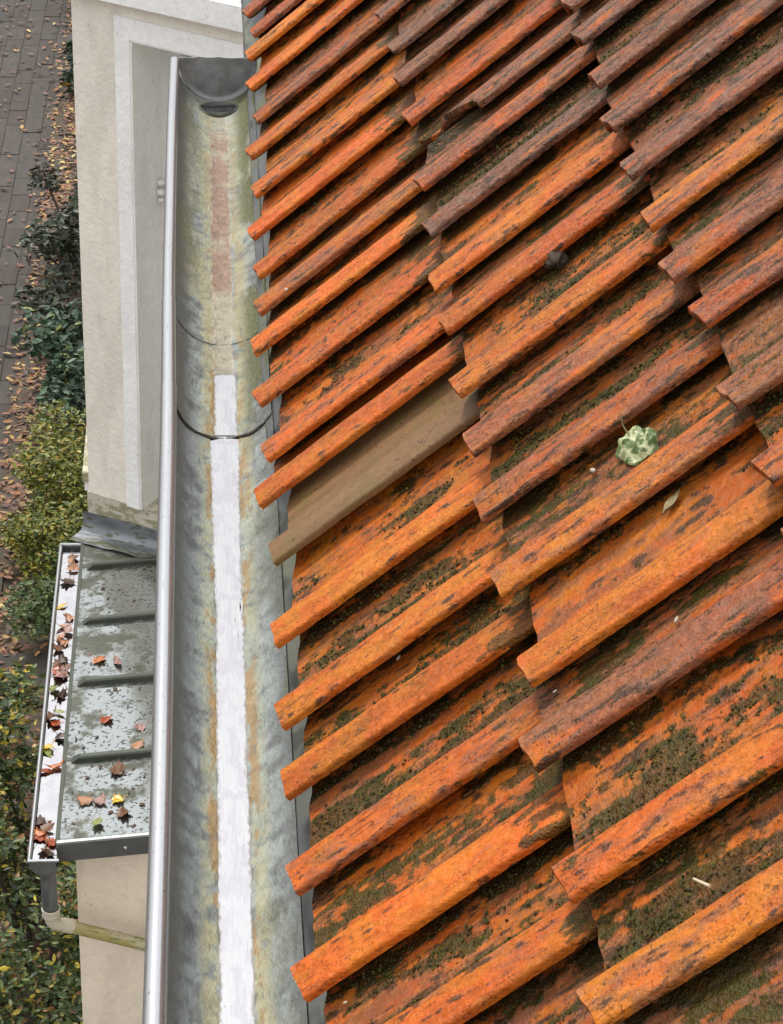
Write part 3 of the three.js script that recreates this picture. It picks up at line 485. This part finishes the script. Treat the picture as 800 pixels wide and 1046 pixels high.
{
  const plast = (() => { const map = makeTex(256, 256, (i, j, o) => { const n = fbm(i / 24, j / 24, 4, 2601), f = fbm(i / 5, j / 5, 2, 2604); o[0] = .42; o[1] = .38; o[2] = .24; const gr = sstep(.4, .6, n); o[0] = mix(o[0], .32, gr); o[1] = mix(o[1], .29, gr); o[2] = mix(o[2], .10, gr); const d = sstep(.64, .72, f) * .7; o[0] = mix(o[0], .1, d); o[1] = mix(o[1], .09, d); o[2] = mix(o[2], .04, d); }, true, true); return new THREE.MeshStandardMaterial({ map, roughness: .7 }); })();
  const pale = new THREE.MeshStandardMaterial({ color: lin(.5, .46, .36), roughness: .6 });
  const g = thing('drain_pipe', 'beige plastic drain pipe with green algae slanting across the bay wall', 'pipe', null, [-.603, -3.05, -3.595]);
  mesh('socket', new THREE.LatheGeometry([[.0265, .02], [.03, .02], [.031, .013], [.0285, .008], [.0285, -.004], [.03, -.008], [.028, -.014], [.024, -.022]].map(p => new THREE.Vector2(...p)), 28), pale, g);
  mesh('elbow', tube([[0, -.012, 0], [.002, -.034, 0], [.014, -.052, -.004], [.034, -.062, -.008]], .0225, 24, 20), pale, g);
  const cl = tube([[.03, -.06, -.007], [.066, -.076, -.015]], .0245, 4, 20); mesh('collar', cl, pale, g);
  mesh('pipe', tube([[.04, -.064, -.009], [.16, -.116, -.02], [.31, -.18, -.03], [.8, -.39, -.04], [.97, -.46, -.04]], .021, 50, 20), plast, g);
}

// ------------------------------------------------------------------ ground
const GY0 = -6;
{
  const soil = makeTex(512, 512, (i, j, o) => { const n = fbm(i / 50, j / 50, 4, 2701), m = fbm(i / 6, j / 6, 3, 2705), v = .7 + .6 * m; o[0] = mix(.05, .085, n) * v; o[1] = mix(.042, .06, n) * v; o[2] = mix(.028, .038, n) * v; }, true, true); soil.repeat.set(120, 120);
  const g = new THREE.PlaneGeometry(240, 240); g.rotateX(-Math.PI / 2); g.translate(0, GY0 - .09, -40); structure('ground', g, new THREE.MeshStandardMaterial({ map: soil, roughness: 1 }));
  const bed = grid(20, 120, (x, y) => { const X = mix(-1.5, .4, x), u = mix(2, 26, y); return { p: [X, GY0 + .0 + (fbm(X * 5, u * 5, 3, 2710) - .5) * .09, -u], uv: [X * .01, u * .01] }; }); structure('planting_bed', bed, new THREE.MeshStandardMaterial({ map: soil, roughness: 1 }));
  // street of long clinker pavers
  const road = structure('street', box(-9, -1.46, GY0 - .085, GY0 - .014, -60, -1), new THREE.MeshStandardMaterial({ color: lin(.036, .03, .022), roughness: .95 }));
  const variants = [];
  for (let k = 0; k < 8; k++) {
    const r = rngOf(2750 + k), b = .03 + .022 * r(), wr = 1.02 + .16 * r();
    const map = makeTex(128, 64, (i, j, o) => { const n = fbm(i / 22, j / 22, 4, 2760 + k * 9), f = hash(i, j, 2765 + k), v = b * (1 + .5 * (n - .5) + .2 * (f - .5)); o[0] = v * wr * 1.08; o[1] = v * .97; o[2] = v * .8; }, true);
    variants.push(new THREE.MeshStandardMaterial({ map, roughness: .88 + .1 * r() }));
  }
  const PW = .168, PL = .37, pg = new THREE.BoxGeometry(PW - .006, .04, PL - .007), r = rngOf(2800);
  for (let c = 0; c < 7; c++) for (let k = 0; k < 42; k++) {
    const m = mesh('paver', pg, variants[Math.floor(r() * 8)], road); const u = 8.3 + (k + (c % 2) * .5) * PL;
    m.position.set(-1.46 - (c + .5) * PW, GY0 - .028 + (r() - .5) * .007, -u); m.rotation.set((r() - .5) * .012, 0, (r() - .5) * .03);
  }
  // the rest of the paving, too far out of the picture to count
  const far = []; for (let c = 7; c < 30; c++) for (let k = -10; k < 60; k++) { const gg = pg.clone(); gg.translate(-1.46 - (c + .5) * PW, GY0 - .03 + (r() - .5) * .006, -(8.3 + (k + (c % 2) * .5) * PL)); far.push(gg); }
  const fmesh = mesh('far_pavers', mergeGeometries(far), variants[3], road); fmesh.userData.kind = 'stuff';
  // kerb stones between bed and street, and a stone step near the bay
  const kerb = new THREE.MeshStandardMaterial({ map: variants[2].map, color: lin(.9, .85, .78), roughness: .8 });
  const kp = structure('kerb', box(-1.46, -1.40, GY0 - .08, GY0 + .012, -26, -1), kerb);
  const st = solo('stone_step', box(-1.5, -.56, GY0 - .02, GY0 + .06, -9.25, -8.75), new THREE.MeshStandardMaterial({ map: variants[5].map, color: lin(.6, .55, .5), roughness: .8 }), 'dark stone step crossing the planting bed between two shrubs', 'step');
}

// ------------------------------------------------------------------ leaves
function mapleShape(s) {
  const tips = [[0, 1], [.62, .62], [.95, .12], [.5, -.38], [-.5, -.38], [-.95, .12], [-.62, .62]].map(([x, y], i) => [x * s * (1 + .1 * Math.sin(i * 3)), y * s]), sh = new THREE.Shape();
  const ang = p => Math.atan2(p[0], p[1]);
  sh.moveTo(...tips[0]);
  for (let i = 0; i < tips.length; i++) {
    const p = tips[i], q = tips[(i + 1) % tips.length], mx = (p[0] + q[0]) * .39, my = (p[1] + q[1]) * .39 - (i === 3 ? .1 * s : 0);
    sh.lineTo(mix(p[0], mx, .45) + .06 * s, mix(p[1], my, .45)); sh.lineTo(mx, my); sh.lineTo(mix(q[0], mx, .45), mix(q[1], my, .45) + .06 * s); sh.lineTo(...q);
  }
  return sh;
}
function leafGeo(seed, size, curl, round) {
  const r = rngOf(seed), oval = r() < .3 || round, sh = oval ? (() => { const h = new THREE.Shape(); h.moveTo(0, -size); h.quadraticCurveTo(size * .75, -.1 * size, 0, size); h.quadraticCurveTo(-size * .75, -.1 * size, 0, -size); return h; })() : mapleShape(size);
  let g = new THREE.ExtrudeGeometry(sh, { depth: .0008, bevelEnabled: false, curveSegments: 8, steps: 1 });
  const stem = new THREE.CylinderGeometry(.0011, .0014, size * .8, 5); stem.translate(0, -size * .75, 0);
  g = mergeGeometries([g.index ? g.toNonIndexed() : g, stem.toNonIndexed()]);
  const p = g.attributes.position, a = r() * 6, k1 = curl * (.4 + r()), k2 = curl * (r() - .3), f = r() * 5;
  for (let i = 0; i < p.count; i++) { const x = p.getX(i), y = p.getY(i), c = x * Math.cos(a) + y * Math.sin(a), d = -x * Math.sin(a) + y * Math.cos(a); p.setZ(i, p.getZ(i) + (k1 * c * c + k2 * d * d) / size * .9 + Math.sin((x + y) / size * 3 + f) * size * .05 * curl); }
  g.rotateX(-Math.PI / 2); g.rotateY(r() * 6.28); g.computeVertexNormals(); return g;
}
function leafMat(r, g, b, seed, wet) {
  const map = makeTex(64, 64, (i, j, o) => { const n = fbm(i / 12, j / 12, 3, seed), v = .7 + .6 * n; const d = sstep(.6, .72, fbm(i / 6, j / 6, 2, seed + 5)) * .6; o[0] = mix(r * v, .05, d); o[1] = mix(g * v, .03, d); o[2] = mix(b * v, .012, d); }, true, true); map.repeat.set(14, 14);
  return new THREE.MeshStandardMaterial({ map, roughness: wet ? .38 : .6, side: THREE.DoubleSide });
}
const LM = { orange: leafMat(.42, .13, .035, 3001, 1), red: leafMat(.30, .055, .012, 3011, 1), brown: leafMat(.13, .055, .022, 3021, 1), tan: leafMat(.40, .2, .11, 3031, 1), pink: leafMat(.34, .2, .17, 3041, 1), yellow: leafMat(.52, .34, .02, 3051, 1), green: leafMat(.17, .19, .03, 3061, 1), dark: leafMat(.05, .022, .012, 3071, 1) };
{
  const roofLeaves = [[-.486, 4.643, .036, 'orange', 'orange fallen leaf on the middle metal panel of the bay roof'], [-.415, 4.611, .036, 'pink', 'pinkish curled leaf beside an orange leaf on the bay roof'], [-.445, 4.277, .032, 'red', 'rust red fallen leaf alone on a metal panel'], [-.32, 4.213, .03, 'pink', 'dull pink leaf on the bay roof close to the main gutter rim'], [-.334, 4.113, .034, 'tan', 'tan leaf lying against a roof seam'], [-.402, 3.986, .042, 'brown', 'dark brown maple leaf just below a roof seam'], [-.493, 3.842, .036, 'tan', 'tan orange leaf overlapping a pink one on the front panel'], [-.45, 3.822, .032, 'pink', 'pale pink leaf overlapping a tan one on the front panel'], [-.384, 3.829, .032, 'yellow', 'bright yellow leaf on the front panel of the bay roof'], [-.456, 3.715, .03, 'green', 'olive green leaf near the front fascia'], [-.376, 3.753, .036, 'brown', 'brown leaf with a pink edge near the front fascia']];
  roofLeaves.forEach(([x, u, s, c, label], i) => { const m = solo('fallen_leaf', leafGeo(3100 + i * 7, s * .95, .8), LM[c], label, 'leaf', 'leaves on the bay roof'); m.position.set(x, bayY(x) + .006, -u); m.rotation.z = Math.atan(SL); });
  // small dark scraps on the wet metal
  const r = rngOf(3200); const bits = [];
  for (let k = 0; k < 110; k++) { const x = -.55 + r() * .33, u = 3.68 + Math.pow(r(), 1.2) * 1.75, g = new THREE.IcosahedronGeometry(.002 + .007 * r() * r(), 0); g.scale(1.8, .12, .5 + r()); g.rotateY(r() * 6); g.translate(x, bayY(x) + .003, -u); bits.push(g); }
  const bm = solo('plant_scraps', mergeGeometries(bits), LM.dark, 'tiny dark plant scraps scattered on the bay roof', 'debris'); bm.userData.kind = 'stuff';
  const gl = [[-.609, 5.369, 'brown'], [-.618, 5.33, 'tan'], [-.605, 5.28, 'tan'], [-.64, 5.027, 'yellow'], [-.625, 4.89, 'tan'], [-.608, 4.86, 'pink'], [-.63, 4.82, 'tan'], [-.612, 4.79, 'tan'], [-.632, 4.75, 'brown'], [-.607, 4.671, 'dark'], [-.627, 4.65, 'brown'], [-.607, 4.62, 'brown'], [-.634, 4.6, 'red'], [-.63, 4.50, 'green'], [-.61, 4.46, 'dark'], [-.61, 4.36, 'green'], [-.63, 4.33, 'brown'], [-.612, 4.29, 'red'], [-.643, 4.136, 'green'], [-.632, 4.16, 'yellow'], [-.643, 4.03, 'red'], [-.6, 4.05, 'orange'], [-.60, 4.22, 'dark'], [-.635, 3.763, 'dark'], [-.642, 3.68, 'red'], [-.612, 3.72, 'brown'], [-.63, 3.70, 'orange'], [-.614, 3.62, 'brown'], [-.6, 3.65, 'red'], [-.595, 3.6, 'dark'], [-.62, 5.2, 'dark'], [-.6, 4.95, 'tan'], [-.61, 4.57, 'pink']];
  const names = { brown: 'brown', tan: 'tan', yellow: 'yellow', pink: 'pinkish', dark: 'blackened', green: 'olive green', red: 'rust red', orange: 'orange' };
  gl.forEach(([x, u, c], i) => { const m = solo('gutter_leaf', leafGeo(3300 + i * 7, .024 + .014 * hash(i, 4, 7), .8), LM[c], `${names[c]} leaf floating in the small bay gutter`, 'leaf', `${names[c]} leaves in the bay gutter`); m.position.set(clamp(x, -.637, -.597), -2.811, -u); m.rotation.set((hash(i, 1, 1) - .5) * .3, 0, (hash(i, 2, 1) - .5) * .5); });
}
// ---- oddments lying on the tiles
{
  const put = (m, u, v, h) => { m.position.set(...roofAt(u, v, h)); m.rotation.z = ALPHA; return m; };
  {
    const N = 40, g = grid(N, 12, (x, y) => { const a = x * Math.PI * 2, R = .029 * (.72 + .45 * fbm(Math.cos(a) * 2 + 5, Math.sin(a) * 2 + 5, 3, 3503)) * y, px = Math.cos(a) * R * 1.1, pz = Math.sin(a) * R, w = (fbm(px * 90 + 4, pz * 90 + 4, 3, 3505) - .5) * .02 * y; return { p: [px, .007 + w - y * y * .006, pz], uv: [px * 11 + .5, pz * 11 + .5] }; });
    const map = makeTex(128, 128, (i, j, o) => { const n = fbm(i / 13, j / 13, 4, 3506), m = fbm(i / 3, j / 3, 2, 3507); const p = sstep(.5, .62, n); o[0] = mix(.06, .36, p) * (.7 + .6 * m); o[1] = mix(.1, .38, p) * (.7 + .6 * m); o[2] = mix(.018, .2, p) * (.7 + .6 * m); }, true, true);
    const L = thing('stuck_leaf', 'crumpled mottled green leaf with a stem stuck between two ribs of the roof', 'leaf'); put(L, .478, .622, .027); L.rotation.x = .5;
    mesh('blade', g, new THREE.MeshStandardMaterial({ map, roughness: .55, side: THREE.DoubleSide }), L);
    mesh('stem', tube([[-.004, .006, -.016], [-.008, .012, -.03], [-.004, .02, -.04]], .0011, 10, 6), leafMat(.16, .15, .05, 3508), L);
  }
  const lump0 = new THREE.IcosahedronGeometry(.017, 8); lump0.deleteAttribute('normal'); lump0.deleteAttribute('uv'); const lump = mergeVertices(lump0), p = lump.attributes.position; for (let i = 0; i < p.count; i++) { const k = 1 + 1.3 * (fbm(p.getX(i) * 110 + 5, p.getY(i) * 110 + p.getZ(i) * 90, 4, 3510) - .5); p.setXYZ(i, p.getX(i) * k * 1.1, p.getY(i) * k * .8, p.getZ(i) * k * 1.2); } lump.computeVertexNormals();
  put(solo('moss_lump', lump, new THREE.MeshStandardMaterial({ color: lin(.045, .03, .018), roughness: .8 }), 'dark round lump of moss lodged on a weathered orange tile', 'moss'), 1.085, .598, .028);
  put(solo('withered_leaf', leafGeo(3521, .018, .8, true), leafMat(.17, .13, .05, 3522), 'small withered olive leaf on a bright orange channel', 'leaf'), .325, .643, .0235);
  put(solo('tan_leaf', leafGeo(3531, .012, .8, true), LM.tan, 'tiny tan leaf in a mossy channel of the roof', 'leaf'), -.207, .516, .022);
  const tw = new THREE.CylinderGeometry(.0014, .0018, .026, 6); tw.rotateZ(1.57); tw.rotateY(-1.0); put(solo('twig', tw, new THREE.MeshStandardMaterial({ color: lin(.5, .38, .26), roughness: .8 }), 'short pale twig lying on a brown rib', 'twig'), -.327, .551, .0505);
  const seeds = [[.13, .43, .02], [.11, .6, .02], [.5, .555, .02], [.045, .515, .02], [.085, .72, .02], [1.739, .073, .001], [-.078, .058, -.028], [.48, .191, -.028], [.17, .44, .02]];
  const pm = new THREE.MeshStandardMaterial({ color: lin(.36, .31, .23), roughness: .8 });
  seeds.forEach(([u, v, h], i) => { const g = new THREE.IcosahedronGeometry(.0022 + .001 * (i % 3), 1); g.scale(1.5, .6, .8); g.rotateY(i); put(solo('pale_seed', g, pm, 'small pale seed lying in a channel between the ribs of the roof', 'seed', 'pale seeds on the roof'), u, v, h + .003); });
}
// ---- shrubs and leaf litter
function leafCloud(seed, n, pick, size, pal, up = .55) {
  const r = rngOf(seed), pos = [], col = [], idx = [], v = new THREE.Vector3(), q = new THREE.Quaternion(), e = new THREE.Euler();
  for (let k = 0; k < n; k++) {
    const c = pick(r); if (!c) continue;
    const s = size * (.55 + .8 * r()), b = pos.length / 3, t = r();
    q.setFromEuler(e.set((r() - .5) * 2 * (1 - up) * 2.4, r() * 6.28, (r() - .5) * 2 * (1 - up) * 2.4));
    for (const [x, y, z] of [[0, 0, -1], [.42, .1, -.25], [.36, .1, .45], [0, .0, 1], [-.36, .1, .45], [-.42, .1, -.25], [0, -.06, 0]]) { v.set(x * s, y * s, z * s).applyQuaternion(q); pos.push(c[0] + v.x, c[1] + v.y, c[2] + v.z); }
    for (let i = 0; i < 6; i++) idx.push(b + 6, b + i, b + (i + 1) % 6);
    let w = r(), p = pal[0]; for (const x of pal) { if (w < x[3]) { p = x; break; } w -= x[3]; }
    const tt = .65 + .7 * t; for (let i = 0; i < 7; i++) col.push(p[0] * tt, p[1] * tt, p[2] * tt);
  }
  const g = new THREE.BufferGeometry(); g.setAttribute('position', new THREE.Float32BufferAttribute(pos, 3)); g.setAttribute('color', new THREE.Float32BufferAttribute(col, 3)); g.setIndex(idx); g.computeVertexNormals(); return g;
}
const foliageMat = new THREE.MeshPhysicalMaterial({ vertexColors: true, roughness: .5, side: THREE.DoubleSide }), litterMat = new THREE.MeshStandardMaterial({ vertexColors: true, roughness: .65, side: THREE.DoubleSide });
const bark = new THREE.MeshStandardMaterial({ color: lin(.05, .035, .024), roughness: .95 });
function shrub(name, label, x, u, rx, h, ru, n, size, pal, seed, fill = .5) {
  const g = thing(name, label, 'shrub', null, [x, GY0, -u]);
  const lumps = []; const r = rngOf(seed); const nl = Math.round(10 + ru * 16);
  for (let k = 0; k < nl; k++) { const yy = .3 + .6 * r(); lumps.push([(r() - .5) * 1.5 * rx, h * yy, (r() - .5) * 1.8 * ru, rx * (.22 + .3 * r())]); }
  mesh('foliage', leafCloud(seed + 1, n, q => { const L = lumps[Math.floor(q() * lumps.length)], a = q() * 6.283, b = Math.acos(2 * q() - 1), d = Math.pow(q(), fill * .55) * L[3] * (.8 + .5 * vnoise(a * 2, b * 2, seed)); const y = L[1] + Math.cos(b) * d * .8; return y < .02 ? null : [L[0] + Math.sin(b) * Math.cos(a) * d, y, L[2] + Math.sin(b) * Math.sin(a) * d]; }, size, pal), foliageMat, g);
  lumps.forEach((L, k) => { if (k % 2) return; const ex = [L[0] * .25, -.03, L[2] * .6]; mesh('stem', tube([ex, [mix(ex[0], L[0], .4) + .03, L[1] * .5, mix(ex[2], L[2], .5)], [L[0], L[1], L[2]]], .008 + .006 * r(), 8, 6), bark, g); });
  return g;
}
const DG = [[.022, .045, .018, .5], [.035, .06, .022, .3], [.012, .025, .012, .15], [.22, .12, .02, .05]], YG = [[.13, .14, .012, .35], [.09, .115, .012, .3], [.21, .18, .016, .2], [.03, .05, .01, .08], [.27, .18, .03, .07]], TE = [[.035, .07, .034, .5], [.055, .1, .05, .25], [.02, .036, .018, .2], [.14, .15, .03, .05]], MX = [[.05, .085, .02, .34], [.09, .12, .03, .24], [.025, .045, .014, .22], [.42, .33, .04, .13], [.26, .13, .05, .07]];
shrub('yellow_shrub', 'yellow green shrub beyond leaf litter at the far end of the bed', -1.28, 22.4, .32, .9, 1.3, 3200, .04, YG, 4001);
shrub('ivy_clump', 'dark green clump between two drifts of brown leaves', -1.22, 18.9, .26, .5, .8, 2400, .04, DG, 4011);
shrub('dark_shrub', 'tall dark leaved shrub with loose twigs leaning over the pavers', -1.13, 14.3, .42, .85, 1.05, 3800, .034, [[.022, .036, .014, .45], [.045, .05, .022, .28], [.07, .045, .03, .15], [.012, .02, .01, .12]], 4021, .8);
shrub('blue_green_shrub', 'blue green glossy shrub between the dark shrub and the hedge', -.98, 12.2, .4, .75, .6, 3200, .036, TE, 4031);
shrub('low_hedge', 'long low yellow green hedge beside the cream wing', -.98, 10.6, .4, .6, 1.0, 15000, .0185, YG, 4041);
shrub('low_hedge_end', 'darker green rounded end of the hedge beside the stone step', -.92, 9.55, .33, .5, .35, 6500, .0175, [[.05, .085, .012, .5], [.03, .06, .012, .35], [.09, .11, .015, .15]], 4046);
shrub('broadleaf_shrub', 'large broad leaved shrub with yellow leaves beneath the drain pipe', -.98, 6.75, .5, 1.25, 1.5, 17000, .0225, MX, 4051, .95);
{
  const pal = [[.2, .085, .035, .3], [.27, .16, .045, .16], [.11, .05, .026, .28], [.36, .27, .1, .08], [.065, .036, .022, .18]];
  const g = leafCloud(4101, 5200, r => { const u = 7.5 + Math.pow(r(), .8) * 17, e = r(), x = e < .72 ? -1.38 + (r() + r() + r() - 1.5) * .2 : -1.4 - r() * 1.5; if (x < -1.55 && r() < .35 + .3 * vnoise(x * 2, u, 4110)) return null; const onBed = x > -1.4; return [x, GY0 + (onBed ? .035 + r() * .02 : .006 + r() * .01), -u]; }, .033, pal, .9);
  const m = solo('leaf_litter', g, litterMat, 'drift of brown and yellow leaves along the edge of the paved street', 'leaf litter'); m.userData.kind = 'stuff';
  const g2 = leafCloud(4121, 1500, r => [-.5 - r() * .9, GY0 + .05 + r() * .02, -(2.5 + r() * 7)], .034, pal, .9); const m2 = solo('bed_litter', g2, litterMat, 'fallen leaves on the soil beneath the broad leaved shrub', 'leaf litter'); m2.userData.kind = 'stuff';
}
renderer.render(scene, camera);
